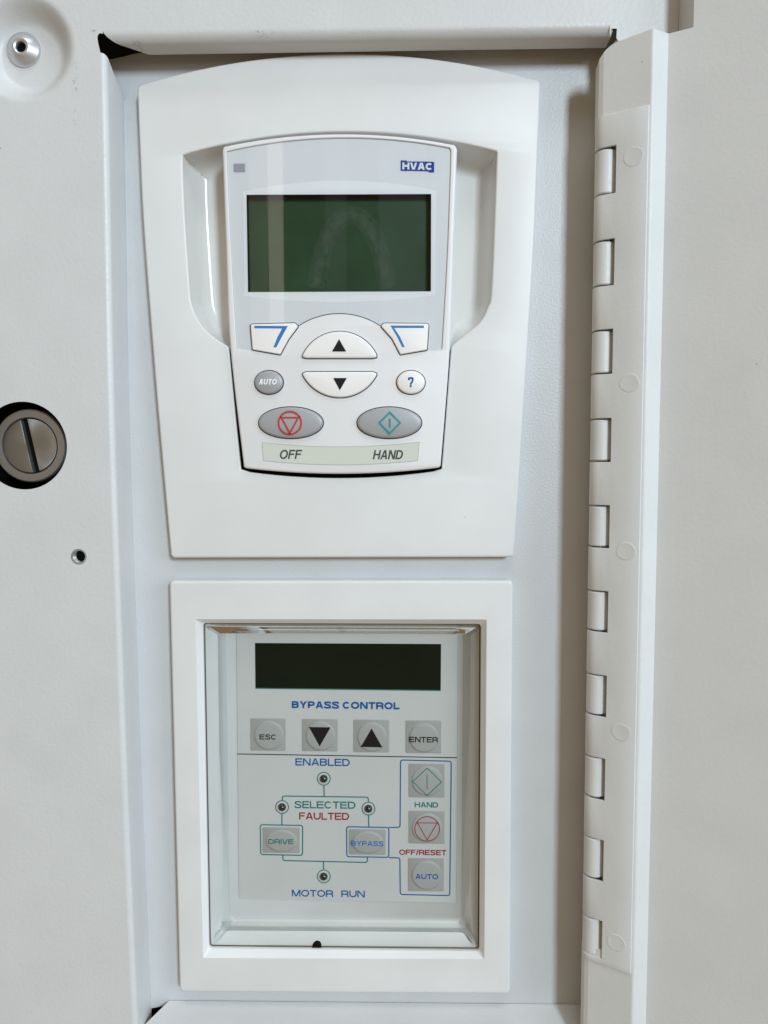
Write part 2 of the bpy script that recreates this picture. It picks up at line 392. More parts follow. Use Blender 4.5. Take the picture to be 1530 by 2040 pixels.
# --- front sheet: outline of the bay plus holes
tl = [P(198, 100, hF), P(195.5, 86, hF), P(194, 76, hF), P(195, 70, hF), P(198, 66.5, hF), P(202, 66, hF), P(205, 68, hF)]
slot = [P(1216, 74, hF), P(1218, 57, hF), P(1229, 57, hF), P(1228, 76, hF)]
lip_l = P(214, 80, hF)
bay = left_fold[::-1] + tl[1:] + [(P(205, 56, hF)[0], top_z), (P(1214, 56, hF)[0], top_z)] + slot + [(xr, P(1228, 90, hF)[1]), (xr, P(1228, 2160, hF)[1])]
bay = bay + [(left_fold[-1][0], P(262, 2160, hF)[1])]
dimp_c = P(44, 94, hF); lock_c = P(47, 888, hF); hole_c = P(157, 1109, hF)
R_dimp, R_lock, R_hole = .0150, .0127, .0020
outer = [P(-320, -260, hF), P(1560, -260, hF), P(1560, 2300, hF), P(-320, 2300, hF)]
bm = flat(outer, hF, [bay, ell(dimp_c, R_dimp, R_dimp, 96), ell(lock_c, R_lock, R_lock, 96), ell(hole_c, R_hole, R_hole, 32)])
obj('front_sheet', bm, 'paint', cab, smooth=False)
# --- left return flange: bend and wall, upper and lower ends cut on the slant
def bend_rings(line, nx, nz, r, h_bot, seg=8, lean=0.0):
    rings = []
    for s in range(seg + 1):
        a = math.pi / 2 * s / seg
        rings.append(([(p[0] + nx * r * math.sin(a), p[1] + nz * r * math.sin(a)) for p in line], hF - r * (1 - math.cos(a))))
    rings.append(([(p[0] + nx * (r + .0004 + lean), p[1] + nz * (r + .0004 + lean)) for p in line], h_bot))
    return rings
lf = spline(left_fold, 8)
rings = bend_rings(lf, 1, 0, .0016, .0)
# slanted top end: deeper rings start lower
zt = lf[0][1]
new = []
for l, h in rings:
    d = (hF - h)
    drop = d * 0.62
    l2 = [(p[0], min(p[1], zt - drop)) for p in l]
    new.append((l2, h))
obj('side_return', loft(new, closed=False), 'paint', cab, ang=60)
# --- top return: large-radius lip, left end rounded off
nl = 60
x0, x1 = P(205, 56, hF)[0], P(1222, 56, hF)[0]
line = [(x0 + (x1 - x0) * k / nl, top_z) for k in range(nl + 1)]
rings = bend_rings(line, 0, -1, .0028, .0056, 10)
new = []
for l, h in rings:
    d = hF - h
    q = min(1, math.asin(min(1, max(0, 1 - (1 - min(d, .0028) / .0028) ** 2)) ** .5) / (math.pi / 2)) if d < .0028 else 1
    sh = .0052 * q ** 1.5 + (.0055 * (d - .0028) / .0036 if d > .0028 else 0)
    a, b = l[0][0] + sh, l[-1][0] - .0006 * d / .0108
    new.append(([(a + (b - a) * k / nl, l[k][1]) for k in range(nl + 1)], h))
obj('top_return', loft(new, closed=False), 'paint', cab, ang=60)
# --- right return behind the hinge and bottom return
rl = [(xr, P(1206, v, hF)[1]) for v in (78, 500, 1000, 1500, 2160)]
obj('side_return', loft(bend_rings(rl, -1, 0, .0014, .0), closed=False), 'paint', cab, ang=60)
bl_ = [(P(u, 2068, hF)[0], bot_z) for u in (250, 300, 700, 1100, 1240)]
nb = 40
bx0, bx1 = P(200, 2068, hF)[0], P(1235, 2068, hF)[0]
line = [(bx0 + (bx1 - bx0) * k / nb, bot_z) for k in range(nb + 1)]
new = []
for l, h in bend_rings(line, 0, 1, .0022, .0002, lean=.0043):
    d = hF - h
    a = P(250, 2068, hF)[0] + .0100 * (d / .0118) ** 1.3; b = l[-1][0]
    new.append(([(a + (b - a) * k / nb, l[k][1]) for k in range(nb + 1)], h))
obj('bottom_return', loft(new, closed=False), 'paint', cab, ang=60)
# front sheet below the bottom bend
obj('front_sheet', flat([(P(255, 2068, hF)[0], bot_z), (bx1, bot_z), (bx1, bot_z - .02), (P(255, 2068, hF)[0], bot_z - .02)], hF), 'paint', cab, smooth=False)
# --- back panel of the bay with the two cut-outs
pan = [P(150, 118, 0), P(222, 118, 0), P(246, 113, 0), P(268, 107, 0), P(292, 104, 0), P(300, 60, 0), P(1320, 60, 0), P(1320, 2060, 0), P(345, 2060, 0), P(326, 2004, 0), P(286, 2012, 0), P(150, 2018, 0)]
cut1 = PL([(352, 240), (1000, 240), (985, 990), (365, 990)], 0); cut2 = PL([(380, 1210), (985, 1210), (980, 1930), (385, 1930)], 0)
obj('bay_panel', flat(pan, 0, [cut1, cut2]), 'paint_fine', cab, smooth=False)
# --- dark interior behind the sheet metal
bm = prism([P(-400, -340, -.03), P(1600, -340, -.03), P(1600, 2400, -.03), P(-400, 2400, -.03)], -.034, -.030, back=True)
obj('interior_plate', bm, 'void', cab)
# --- pressed dimple, small threaded hole
pr = [(R_dimp, hF)] + [(R_dimp - .0002 - .0068 * k / 14, hF - .0055 * (.5 - .5 * math.cos(math.pi * k / 14))) for k in range(1, 15)] + [(.0046, hF - .0056), (.0005, hF - .0056)]
obj('dimple', lathe(dimp_c, pr, 96), 'paint', cab, ang=60)
pr = [(R_hole + .0003, hF + .00005), (R_hole + .0001, hF + .00007), (R_hole - .0001, hF - .0003)]
h = hF - .0003
for k in range(9):
    pr += [(R_hole - .0001, h), (R_hole - .00035, h - .00025)]; h -= .0005
pr.append((R_hole - .0001, hF - .006))
th = obj('threaded_hole', lathe(hole_c, pr, 40), 'zinc', cab, ang=20)
obj('hole_bottom', lathe(hole_c, [(R_hole, hF - .0021), (.00005, hF - .0021)], 32), 'void', th)

# ================================================================== rivet
rv = thing('rivet', 'aluminium pop rivet with a dark centre hole seated in the round pressed dimple', 'rivet', (dimp_c[0], -(hF - .0056), dimp_c[1]))
rc = P(44, 96, hF - .0045)
hb = hF - .0056
pr = [(.0049, hb), (.0049, hb + .0003), (.0046, hb + .0008), (.0026, hb + .0020), (.0023, hb + .0022), (.0019, hb + .0022), (.0015, hb + .0019), (.00135, hb + .0008), (.00135, hb - .003)]
obj('rivet_head', lathe(rc, pr, 64), 'alu', rv, ang=40)
obj('hole_shade', lathe(rc, [(.00145, hb + .0012), (.0009, hb + .0010), (.0004, hb + .0009)], 24, cap_end=True), 'void', rv)  # black disc painted for the shade inside the rivet hole

# ================================================================== quarter-turn lock
hl = hF - .0042
lc = P(59, 888, hl)
lk = thing('cam_lock', 'round steel slotted lock set in a hole of the cabinet front', 'lock', (lc[0], -hl, lc[1]))
s = lambda px: px * PX * .985
pr = [(s(73), hl - .02), (s(73), hl - .0005), (s(70.5), hl), (s(57), hl), (s(55.5), hl - .0006), (s(55), hl - .004)]
obj('lock_collar', lathe(lc, pr, 96), 'steel_ring', lk, ang=30)
sl0, sl1 = Vector(P(45, 836, hl)), Vector(P(73, 940, hl))
ax = (sl1 - sl0).normalized(); pe = Vector((-ax.y, ax.x)); wv = s(5.2)
disc = ell(lc, s(53.6), s(53.6), 96)
halves = []
for sg in (-1, 1):
    pts = []
    for p in disc:
        q = Vector(p) - Vector(lc); d = q.dot(pe) * sg
        if d > wv: pts.append((q.dot(ax), p))
    # order along the arc
    pts = sorted(((math.atan2((Vector(p) - Vector(lc)).dot(pe) * sg, (Vector(p) - Vector(lc)).dot(ax)), p) for _, p in pts))
    halves.append([p for _, p in pts])
bm = bmesh.new()
for hf in halves: prism(hf, hl - .004, hl - .0002, bev=.00008, seg=2, bm=bm)
obj('lock_core', bm, 'steel', lk, ang=30)
obj('slot', lathe(lc, [(s(55), hl - .0022), (s(.1), hl - .0022)], 48), 'void', lk)

# ================================================================== upper face plate
h = HP
plate_px = (arc3((276, 169), (690, 106), (1075, 160), 40) + spline([(1077, 168), (1071, 330), (1064, 500), (1046, 780), (1024, 1106)], 8)
            + [(1019, 1110), (346, 1112)] + spline([(340, 1106), (311, 780), (286, 460), (278, 300), (273, 179)], 8))
plate = PL(plate_px, h)
fp = thing('mounting_plate', 'white plastic mounting plate with arched top and deep finger recesses around the display keypad', 'mounting plate', (*P(680, 1110, 0)[:1], 0, P(680, 1110, 0)[1]))
rec_px = ([(364, 308)] + arc3((364, 308), (675, 262), (988, 301), 40)[1:] + spline([(990, 304), (986, 420), (979, 580), (972, 612), (955, 643), (925, 668), (900, 689)], 6)[:-1]
          + [(899, 694)] + spline([(898, 702), (889, 820), (880, 934)], 5) + arc3((879, 937), (682, 952.5), (482, 938.5), 24)[1:-1]
          + spline([(480, 935), (468, 820), (457, 702)], 5) + [(456, 694)] + spline([(454, 690), (418, 666), (396, 640), (382, 608), (377, 570), (367, 420), (363, 312)], 6)[:-1])
rec = PL(rec_px, h)
obj('plate', prism(plate, .0, h, [rec], bev=.0007, hbev=.0005, seg=5), 'plastic', fp, ang=50)
# cove of the finger recesses: walls slope inwards to a floor
rec_c = ccw(rec)
def cove(px, d, k): return None
rings = []
cy_split = P(680, 690, h)[1]
n = len(rec_c)
for k in range(0, 11):
    t = k / 10
    base = rec_c
    out = []
    hs = h - .0005 - .0098 * math.sin(t * math.pi / 2) ** .9 if k else h - .0005
    ins = .0052 * (1 - math.cos(t * math.pi / 2))
    ic = inset(rec_c, ins)
    for p, q in zip(rec_c, ic):
        w = max(0, min(1, (p[1] - cy_split + .0002) / .004))          # no slope in the tight lower part
        out.append((p[0] + (q[0] - p[0]) * w, p[1] + (q[1] - p[1]) * w))
    rings.append((out, hs))
obj('finger_recess', loft(rings), 'gloss', fp, ang=60)
fl = rings[-1][0]; fh = rings[-1][1]
up = [p for p in fl if p[1] >= cy_split - .0003]; lo = [p for p in fl if p[1] < cy_split + .0003]
obj('recess_floor', flat(fl, fh), 'gloss', fp, smooth=False)
low = PL([(440, 700), (915, 700), (905, 960), (455, 960)], fh)
obj('gap_shade', flat(low, fh + .0003), 'gap_black', fp, smooth=False)  # black sheet painted over the floor for the gap's shade
low_w = [p for p in inset(ccw(rec), -.00002)]
# gap walls painted black for the shade in the lower part
gw = [p for p in rec_c if p[1] < cy_split - .0006]
i0 = max(range(len(rec_c)), key=lambda i: (rec_c[i][1] >= cy_split - .0006) and (rec_c[(i + 1) % n][1] < cy_split - .0006))
seq = []
i = (i0 + 1) % n
while rec_c[i][1] < cy_split - .0006: seq.append(rec_c[i]); i = (i + 1) % n
gi = [(p[0] + (P(680, 800, h)[0] - p[0]) * .0006, p[1]) for p in seq]
obj('gap_shade', loft([(gi, h - .0009), (gi, fh)], closed=False), 'gap_black', fp, ang=60)

# ================================================================== display keypad
h = HK
kp = thing('drive_keypad', 'white handheld keypad with green display, arrow keys and OFF and HAND buttons', 'keypad', (P(680, 945, 0)[0], 0, P(680, 945, 0)[1]))
body_px = (arc3((446, 291), (675, 266), (906, 288), 40) + spline([(911, 296), (903, 520), (896, 700), (878, 928)], 8) + [(875, 931)]
           + arc3((872, 932), (682, 944), (490, 933), 30) + [(486, 931)] + spline([(485, 928), (458, 690), (450, 500), (442.5, 297)], 8))
body = ccw(PL(body_px, h))
win_px = (arc3((452, 301), (675, 274), (896, 294), 40) + spline([(899, 300), (892, 500), (881, 693)], 8) + [(880, 696), (853, 700.5), (857, 642), (761, 642), (757, 648)]
          + arc3((757, 648), (675, 624.5), (595, 649), 24)[1:] + [(590, 642), (497, 644), (501, 699), (472, 695)] + spline([(471, 692), (460, 500), (451, 306)], 8))
win = PL(win_px, h)
obj('housing', prism(body, fh, h, [win], bev=.0007, hbev=.00015, seg=4), 'housing', kp, ang=50)
lcd_px = [(491, 388), (859, 386.5), (858.5, 580.5), (494, 582)]
lcd = PL(lcd_px, h - .0006)
# printed silver sheet with the display cut-out, sitting just under the clear window
obj('window_print', flat(inset(ccw(win), .00002), h - .0006, [lcd]), 'silver', kp, smooth=False)
fr_px = arc3((484, 382), (675, 360), (869, 379.5), 30) + [(867.5, 588)] + arc3((867.5, 588), (676, 602), (487, 589), 30)[1:]
obj('display_frame', flat(PL(fr_px, h - .00057), h - .00057, [PL(lcd_px, h - .00057)]), 'frame', kp, smooth=False)
lw = ccw(lcd)
ds = obj('display', flat(inset(lw, -.0006), h - .0036), 'lcd', kp, smooth=False)
obj('display_well', loft([(lw, h - .0006), (lw, h - .0037)]), 'black', kp, smooth=False)
obj('clear_window', flat(inset(ccw(win), .00004), h - .00005), 'glass', kp, smooth=False)
# arch-shaped reflection painted on the window as a pale haze
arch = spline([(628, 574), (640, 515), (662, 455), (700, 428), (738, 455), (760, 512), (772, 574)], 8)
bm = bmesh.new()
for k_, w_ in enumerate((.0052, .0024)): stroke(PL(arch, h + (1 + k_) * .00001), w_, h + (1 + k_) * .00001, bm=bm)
obj('painted_reflection', bm, 'reflection_haze', kp, smooth=False)
obj('status_window', flat(PL([(465, 326), (488, 326), (488.5, 343), (465.5, 343.5)], h - .00055), h - .00055), 'grey_print', kp, smooth=False)
lg = obj('logo_badge', flat(PL([(798, 319.5), (810, 319.5), (811, 321.5), (853, 321.8), (854, 322), (865, 322.5), (865, 343.7), (854, 343.7), (853, 341.5), (811, 340.5), (810, 341), (798, 340.5)], h - .00055), h - .00055), 'logo', kp, smooth=False)
text('lettering', 'HVAC', (801.5, 337.4), (861.5, 338.8), 13, h - .00052, 'white_print', lg, t=.28)
# keys
def key(name, px, m, top=.0011, bev=.0005, dome=.0003, gap=.00028, label=None):
    """raised key standing in a dark slot of the housing"""
    l = ccw(PL(px, h)); 
    o = obj(name, prism(l, h - .003, h + top, bev=bev, seg=4, dome=dome), m, kp, ang=50, label=label)
    obj('key_gap', flat(inset(l, -gap), h + .00003), 'gap_black', o, smooth=False)
    return o
sk = key('soft_key', rnd([(499.5, 646.5), (588, 644), (594, 651), (575, 676), (558.5, 706.5), (503.5, 697)], [4, 5, 2, 0, 2, 3], 5), 'key_white', .0006, .0003, 0)
hh = h + .0006 + .00003
bm = flat(PL([(506.6, 649), (573.4, 649.5), (561.5, 671), (550.5, 692), (544.6, 692), (553, 671), (562, 654.5), (506.6, 654)], hh), hh)
obj('corner_mark', bm, 'cyanblue', sk, smooth=False)
sk = key('soft_key', rnd([(764, 644.5), (854, 645), (850.5, 697.5), (797.5, 706.5), (781, 675), (759, 650.5)], [5, 4, 3, 2, 0, 2], 5), 'key_white', .0006, .0003, 0)
bm = flat(PL([(777.6, 648.6), (844.6, 648.6), (844.6, 653.4), (785.5, 653.4), (797, 671), (806.4, 691.5), (801, 691.5), (790, 669)], hh), hh)
obj('corner_mark', bm, 'cyanblue', sk, smooth=False)
# ring line round the arrow dome and print line at the bottom of the window
obj('seam', stroke(PL(arc3((594.5, 649.5), (675, 624.6), (757.5, 649), 30), h + .00004), .00022, h + .00004), 'gap_black', kp, smooth=False)
uk = key('arrow_key', rnd([(603, 712)] + arc3((603, 708), (676.5, 661), (750, 707), 24) + [(750, 712)] + [(742, 714), (611, 714)], .0, 4), 'key_white', .0009, .0005, .0002)
h2 = h + .0012
obj('arrow_mark', flat(PL([(675.5, 675.5), (689.5, 700), (661.5, 700)], h2), h2), 'black', uk, smooth=False)
dk = key('arrow_key', [(611, 741), (742, 741), (750, 744)] + arc3((750, 748), (676.5, 792), (603.5, 748), 24) + [(603.5, 744)], 'key_white', .0009, .0005, .0002)
obj('arrow_mark', flat(PL([(664, 753), (691, 753), (677, 777.5)], h2), h2), 'black', dk, smooth=False)
def epx(cx, cy, rx, ry, n=48): return [(cx + rx * math.cos(2 * math.pi * k / n), cy + ry * math.sin(2 * math.pi * k / n)) for k in range(n)]
ak = key('round_key', epx(536, 762, 28, 23.2), 'key_grey', .0011, .0006, .0003, label='grey round key marked AUTO')
h3 = h + .00146
text('lettering', 'AUTO', (515, 766.3), (552.5, 766.3), 11, h3, 'white_print', ak, bold=.02, shear=.2)
qk = key('round_key', epx(818.5, 762, 28, 23.2), 'key_white', .0011, .0006, .0003, label='white round key marked with a question mark')
text('lettering', '?', (813.2, 771), (823.5, 771), 19, h3, 'blue', qk)
ok = key('oval_key', epx(579.7, 842.3, 64, 31), 'key_grey', .0012, .0007, .0003, label='grey oval stop key with red symbol')
h4 = h + .00156
bm = stroke(PL(epx(577.4, 842.5, 22.6, 22.6), h4), 3.6 * PX, h4, True)
stroke(PL([(560.5, 832), (594, 832), (577.3, 863)], h4), 3.6 * PX, h4, True, bm=bm)
obj('stop_symbol', bm, 'red_bright', ok, smooth=False)
hk = key('oval_key', epx(775.7, 842.3, 64, 31), 'key_grey', .0012, .0007, .0003, label='grey oval start key with teal symbol')
bm = stroke(PL([(776.4, 821.5), (797, 842.5), (776.4, 863.5), (755.5, 842.5)], h4), 3.6 * PX, h4, True)
stroke(PL([(776.4, 834), (776.4, 852)], h4), 4 * PX, h4, bm=bm)
obj('start_symbol', bm, 'teal_bright', hk, smooth=False)
ls_px = arc3((522, 881.5), (680, 890), (835.5, 880.5), 24) + arc3((832, 917.5), (681, 926), (525, 917.5), 24)
hs_ = h + .00006
ls = obj('label_strip', flat(PL(ls_px, hs_), hs_), 'label_strip', kp, smooth=False)
obj('strip_edge', stroke(PL(ls_px, hs_ + .00003), .00012, hs_ + .00003, True), 'grey_print', ls, smooth=False)
text('lettering', 'OFF', (556, 914.3), (602.5, 914.3), 18, hs_ + .00003, 'ink', ls, shear=.2)
text('lettering', 'HAND', (742.5, 915), (804.5, 915), 18, hs_ + .00003, 'ink', ls, shear=.2)

# ================================================================== lower bezel with the bypass keypad
h = HP
bz = thing('bypass_keypad', 'grey membrane keypad lettered BYPASS CONTROL behind a clear shield in a square white bezel', 'keypad', (P(690, 1978, 0)[0], 0, P(690, 1978, 0)[1]))
bo = rnd(PL([(337, 1157), (1022, 1156.5), (1016.5, 1981), (357.5, 1977)], h), .0016, 8)
bev_o = rnd(PL([(389, 1233.5), (969.7, 1234), (965, 1911), (404.5, 1908.5)], h), .0006, 5)
hi = h - .0020
bev_i = rnd(PL([(404, 1241), (958.4, 1243), (955, 1895), (416, 1889.5)], hi), .0012, 5)
obj('bezel', prism(bo, 0, h, [bev_o], bev=.0008, hbev=0, seg=5), 'plastic', bz, ang=50)
bev_o, bev_i = ccw(bev_o), ccw(bev_i)
obj('bezel_chamfer', loft([(bev_o, h), (bev_i, hi), (bev_i, hi - .0012)]), 'plastic', bz, ang=25)
HL = -.0048                                                          # membrane height
fl_o = ccw(rnd(PL([(455, 1225), (921, 1230), (918, 1832), (462, 1829)], HL - .0002), .0012, 5))
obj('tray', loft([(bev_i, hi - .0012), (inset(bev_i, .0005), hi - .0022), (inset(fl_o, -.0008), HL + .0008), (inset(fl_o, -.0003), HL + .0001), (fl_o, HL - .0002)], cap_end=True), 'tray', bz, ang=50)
mem = PL([(471, 1236), (912, 1240), (908.5, 1798.5), (476.5, 1790.5)], HL)
obj('membrane', flat(mem, HL), 'membrane', bz, smooth=False)
h1 = HL + .00006
obj('display', flat(PL([(508, 1281), (878.7, 1283), (878, 1375), (508.8, 1370.5)], h1), h1), 'lcd_dark', bz, smooth=False)
bm = stroke(PL([(508.8, 1371.5), (878, 1376)], h1 + .00002), .00025, h1 + .00002)
obj('display_edge', bm, 'teal', bz, smooth=False)
def T(s, bl, br, c, m, parent=bz, hh=h1, **k): return text('lettering', s, bl, br, c, hh, m, parent, **k)
T('BYPASS CONTROL', (581.3, 1410.6), (796, 1413.2), 15.2, 'blue', bold=.036)
obj('divider_line', stroke(PL([(473, 1502), (911, 1509.5)], h1), .0003, h1), 'black', bz, smooth=False)
T('ENABLED', (588.5, 1525), (697, 1526.3), 16, 'blue')
T('SELECTED', (586.5, 1610), (708.3, 1611.3), 15.8, 'teal')
T('FAULTED', (596, 1632.6), (695.5, 1633.6), 15.8, 'red')
T('MOTOR', (581.6, 1785.8), (663.7, 1787), 15.2, 'blue'); T('RUN', (680, 1787.3), (726.8, 1788), 15.2, 'blue')
T('HAND', (826, 1608.3), (873, 1608.8), 11.6, 'teal', bold=.01)
T('OFF/RESET', (795.4, 1703), (889.3, 1704), 11.8, 'red', bold=.01)
lw_ = .00036
def line(px, m, closed=False, r=0): 
    pts = PL(px, h1)
    return obj('printed_line', stroke(rnd(pts, r, 4) if closed else openrnd(pts, r), lw_, h1, closed), m, bz, smooth=False)
def openrnd(pts, r):
    if not r or len(pts) < 3: return pts
    q = rnd(pts, [0] + [r] * (len(pts) - 2) + [0], 4); return q
RR = .0008
line([(645.3, 1565), (645.8, 1586.5)], 'teal')
line([(562.5, 1594.2), (562.8, 1585.8), (733.6, 1588.2), (734, 1597.3)], 'teal', r=RR)
line([(561.8, 1621.5), (561.5, 1643)], 'teal'); line([(734.3, 1624.7), (734.6, 1647)], 'teal')
line([(518.4, 1643), (603, 1644.5), (602.6, 1704), (519.5, 1702.5)], 'teal', True, RR)
line([(690.6, 1647), (774.8, 1648.6), (774.6, 1708), (691, 1706.8)], 'blue', True, RR)
line([(563.5, 1703.5), (563.7, 1714.4), (731.8, 1718.2), (732, 1708)], 'teal', r=RR)
line([(644.5, 1716.2), (644.6, 1732)], 'teal')
line([(774.8, 1648.4), (797, 1648.3), (798, 1514), (899, 1516.6), (896, 1784.2), (797.4, 1782), (796.7, 1709.3), (774.8, 1708.4)], 'blue', r=RR)
for (cx, cy) in ((645, 1551.3), (562, 1607.8), (734, 1611), (645, 1746)):
    o = obj('indicator', lathe(P(cx, cy, h1), [(8.6 * PX, h1 + .00003), (8.2 * PX, h1 + .0004), (6 * PX, h1 + .0009), (3 * PX, h1 + .00115), (.3 * PX, h1 + .0012)], 28), 'led', bz)
    obj('ring', stroke(PL(epx(cx, cy, 12.8, 12.8), h1), .00028, h1, True), 'teal', o, smooth=False)
def mkey(x0, y0, x1, y1, cx, cy, rx, ry, label):
    pad = obj('membrane_key', prism(rnd(PL([(x0, y0), (x1, y0 + .8), (x1, y1 + .8), (x0, y1)], h1), .0004, 3), HL, h1 + .00012, bev=.0001, seg=2), 'pad', bz, label=label)
    c = P(cx, cy, h1); L = []
    hp = h1 + .00013
    obj('dome', loft([(ell(c, rx * PX, ry * PX, 48), hp - .0001), (ell(c, (rx - 1) * PX, (ry - 1) * PX, 48), hp + .0002), (ell(c, (rx - 3) * PX, (ry - 3) * PX, 48), hp + .00038), (ell(c, (rx - 5.5) * PX, (ry - 5.5) * PX, 48), hp + .00044)], cap_end=True), 'dome', pad, ang=60)
    return pad, hp + .00047
o, z = mkey(499, 1431, 569, 1495, 536, 1464.5, 32, 32.5, 'grey square key marked ESC'); T('ESC', (517, 1473.2), (550.8, 1473.6), 11.3, 'black', o, z, bold=.01)
o, z = mkey(601.6, 1432, 673, 1496, 638.5, 1465.5, 32, 32.5, 'grey square key with black arrow pointing down'); obj('arrow_mark', flat(PL([(615.4, 1448.3), (658.6, 1449), (636.8, 1487)], z), z), 'black', o, smooth=False)
o, z = mkey(704, 1433.2, 775.4, 1498, 741, 1467.5, 32, 32.5, 'grey square key with black arrow pointing up'); obj('arrow_mark', flat(PL([(740.2, 1451), (761.8, 1489), (718.6, 1488.2)], z), z), 'black', o, smooth=False)
o, z = mkey(808, 1434.8, 879, 1500, 844.5, 1469, 32, 32.5, 'grey square key marked ENTER'); T('ENTER', (815.4, 1478.6), (872.3, 1479.4), 12, 'black', o, z, bold=.01)
o, z = mkey(523, 1648, 597, 1698.5, 561, 1674.5, 34.5, 25.5, 'grey key marked DRIVE in a teal frame'); T('DRIVE', (534.5, 1681.4), (584.3, 1682), 11, 'teal', o, z, bold=.01)
o, z = mkey(695, 1651.5, 768.5, 1702, 732.5, 1677.5, 34, 25.5, 'grey key marked BYPASS in a blue frame'); T('BYPASS', (699.5, 1685), (764, 1686), 11, 'cyanblue', o, z, bold=.01)
o, z = mkey(814, 1521, 885.5, 1588, 850.8, 1555, 33.5, 33, 'grey square key with teal diamond')
bm = stroke(PL([(850.8, 1530), (879.5, 1558), (850.8, 1585), (822.5, 1557)], z), .00026, z, True); stroke(PL([(850.8, 1543.5), (850.8, 1572)], z), .00026, z, bm=bm)
obj('start_symbol', bm, 'teal', o, smooth=False)
o, z = mkey(814, 1615, 885.5, 1680, 850.8, 1648.5, 33.5, 33, 'grey square key with red circle and triangle')
bm = stroke(PL(epx(851, 1651.3, 24.5, 24.3), z), .00027, z, True); stroke(PL([(831.4, 1639.2), (870.8, 1639.7), (851, 1673.5)], z), .00026, z, True, bm=bm)
obj('stop_symbol', bm, 'red', o, smooth=False)
o, z = mkey(813, 1709, 884.3, 1775, 850.3, 1742.5, 33.5, 33, 'grey square key marked AUTO'); T('AUTO', (827.7, 1751), (873, 1751.6), 11.2, 'blue', o, z, bold=.01)
M['edge_shade'] = mat('painted_shadow', (0.10, 0.088, 0.07), .6)  # brown put in for the shade at the tray's edge
obj('shadow_line', stroke(inset(bev_i, .00022), .00045, hi - .0011, True), 'edge_shade', bz, smooth=False)  # dark line painted for the shadow gap between chamfer and tray
# clear shield: a shallow vacuum-formed pan inside the bezel
sh_o = inset(bev_i, .0001)
sh = [(sh_o, hi - .0006), (inset(bev_i, .0012), hi - .0012), (inset(bev_i, .0026), hi - .0026), (inset(bev_i, .0040), hi - .0040), (inset(bev_i, .0048), hi - .0046), (inset(bev_i, .0060), hi - .0048)]
obj('clear_shield', loft(sh, cap_end=True), 'shield', bz, ang=60)
hd = hi - .0030
obj('drain_plug', prism(PL(epx(631, 1888, 9.5, 7), hi - .0010), hi - .004, hi - .0008, bev=.0002), 'void', bz)

# ================================================================== access door (swung open) and its piano hinge
YM = 900
kx = P(1196, YM, .0150)[0]                                            # hinge axis
KR, KH = .0031, .0142
Axy = (P(1191, YM, .0142)[0], .0142)                                  # flange: plan points (X, h)
Bxy = (P(1283, YM, .0204)[0], .0204)
Cxy = (P(1311, YM, .0180)[0], .0180)
da = math.radians(27)
Dl = .16
Dxy = (Cxy[0] + Dl * math.cos(da), Cxy[1] + Dl * math.sin(da))
def z_at(v, hh, u=1250): return P(u, v, hh)[1]
door = thing('access_door', 'open grey steel access door with a bright folded edge beside the hinge', 'door', (Bxy[0], -Bxy[1], P(1250, 2300, .0146)[1]))
zt, zb = z_at(60, Bxy[1], 1303), z_at(2300, Bxy[1])
def sheet(plan, z0f, z1f, bm=None):
    """vertical sheet following plan points (X, h); z range per plan point"""
    bm = bm or bmesh.new(); lo = [bm.verts.new((p[0], -p[1], z0f(i))) for i, p in enumerate(plan)]; hi_ = [bm.verts.new((p[0], -p[1], z1f(i))) for i, p in enumerate(plan)]
    bridge(bm, lo, hi_, False); return bm
def fillet2(pts, r, seg=5):
    out = [pts[0]]
    for i in range(1, len(pts) - 1):
        p = Vector(pts[i]); a = Vector(pts[i - 1]) - p; c = Vector(pts[i + 1]) - p
        t = min(r, a.length * .45, c.length * .45)
        A = p + a.normalized() * t; C = p + c.normalized() * t
        for k in range(seg + 1):
            s_ = k / seg; q = A * (1 - s_) ** 2 + p * 2 * s_ * (1 - s_) + C * s_ * s_; out.append((q.x, q.y))
    out.append(pts[-1]); return out
# flange with rounded upper corner
A0 = (Axy[0] - .0012, Axy[1] - .0022)
fpl = [A0, (Axy[0] - .0008, Axy[1] - .0008), Axy]
nf = 18
fpl += [(Axy[0] + (Bxy[0] - Axy[0]) * k / nf, Axy[1] + (Bxy[1] - Axy[1]) * k / nf) for k in range(1, nf)]
fpl = fpl + fillet2([fpl[-1], Bxy, Cxy], .0006, 4)[1:]
Rc = .0052
def ztop(i):
    x = fpl[i][0] - fpl[0][0]
    if x < Rc: return zt - .0006 - Rc + math.sqrt(max(0, Rc * Rc - (Rc - x) ** 2))
    return zt - .0006 * max(0, 1 - (x - Rc) / .006)
lz1, lz0 = z_at(207, Bxy[1] + .001, 1298), z_at(1943, Bxy[1] + .001, 1258)
notch_x = kx + .0030
bm = bmesh.new()                                                      # cut away behind the hinge knuckles
zs = lambda i: (zb, lz0 + .004, lz1 - .004, ztop(i))
g_ = [[bm.verts.new((p[0], -p[1], zs(i)[k])) for i, p in enumerate(fpl)] for k in range(4)]
for i in range(len(fpl) - 1):
    for k in range(3):
        if k == 1 and fpl[i][0] < notch_x: continue
        bm.faces.new((g_[k][i], g_[k][i + 1], g_[k + 1][i + 1], g_[k + 1][i]))
bmesh.ops.recalc_face_normals(bm, faces=bm.faces)
o = obj('door_flange', bm, 'door_paint', door, smooth=False)
md = o.modifiers.new('thick', 'SOLIDIFY'); md.thickness = .0012; md.offset = 0
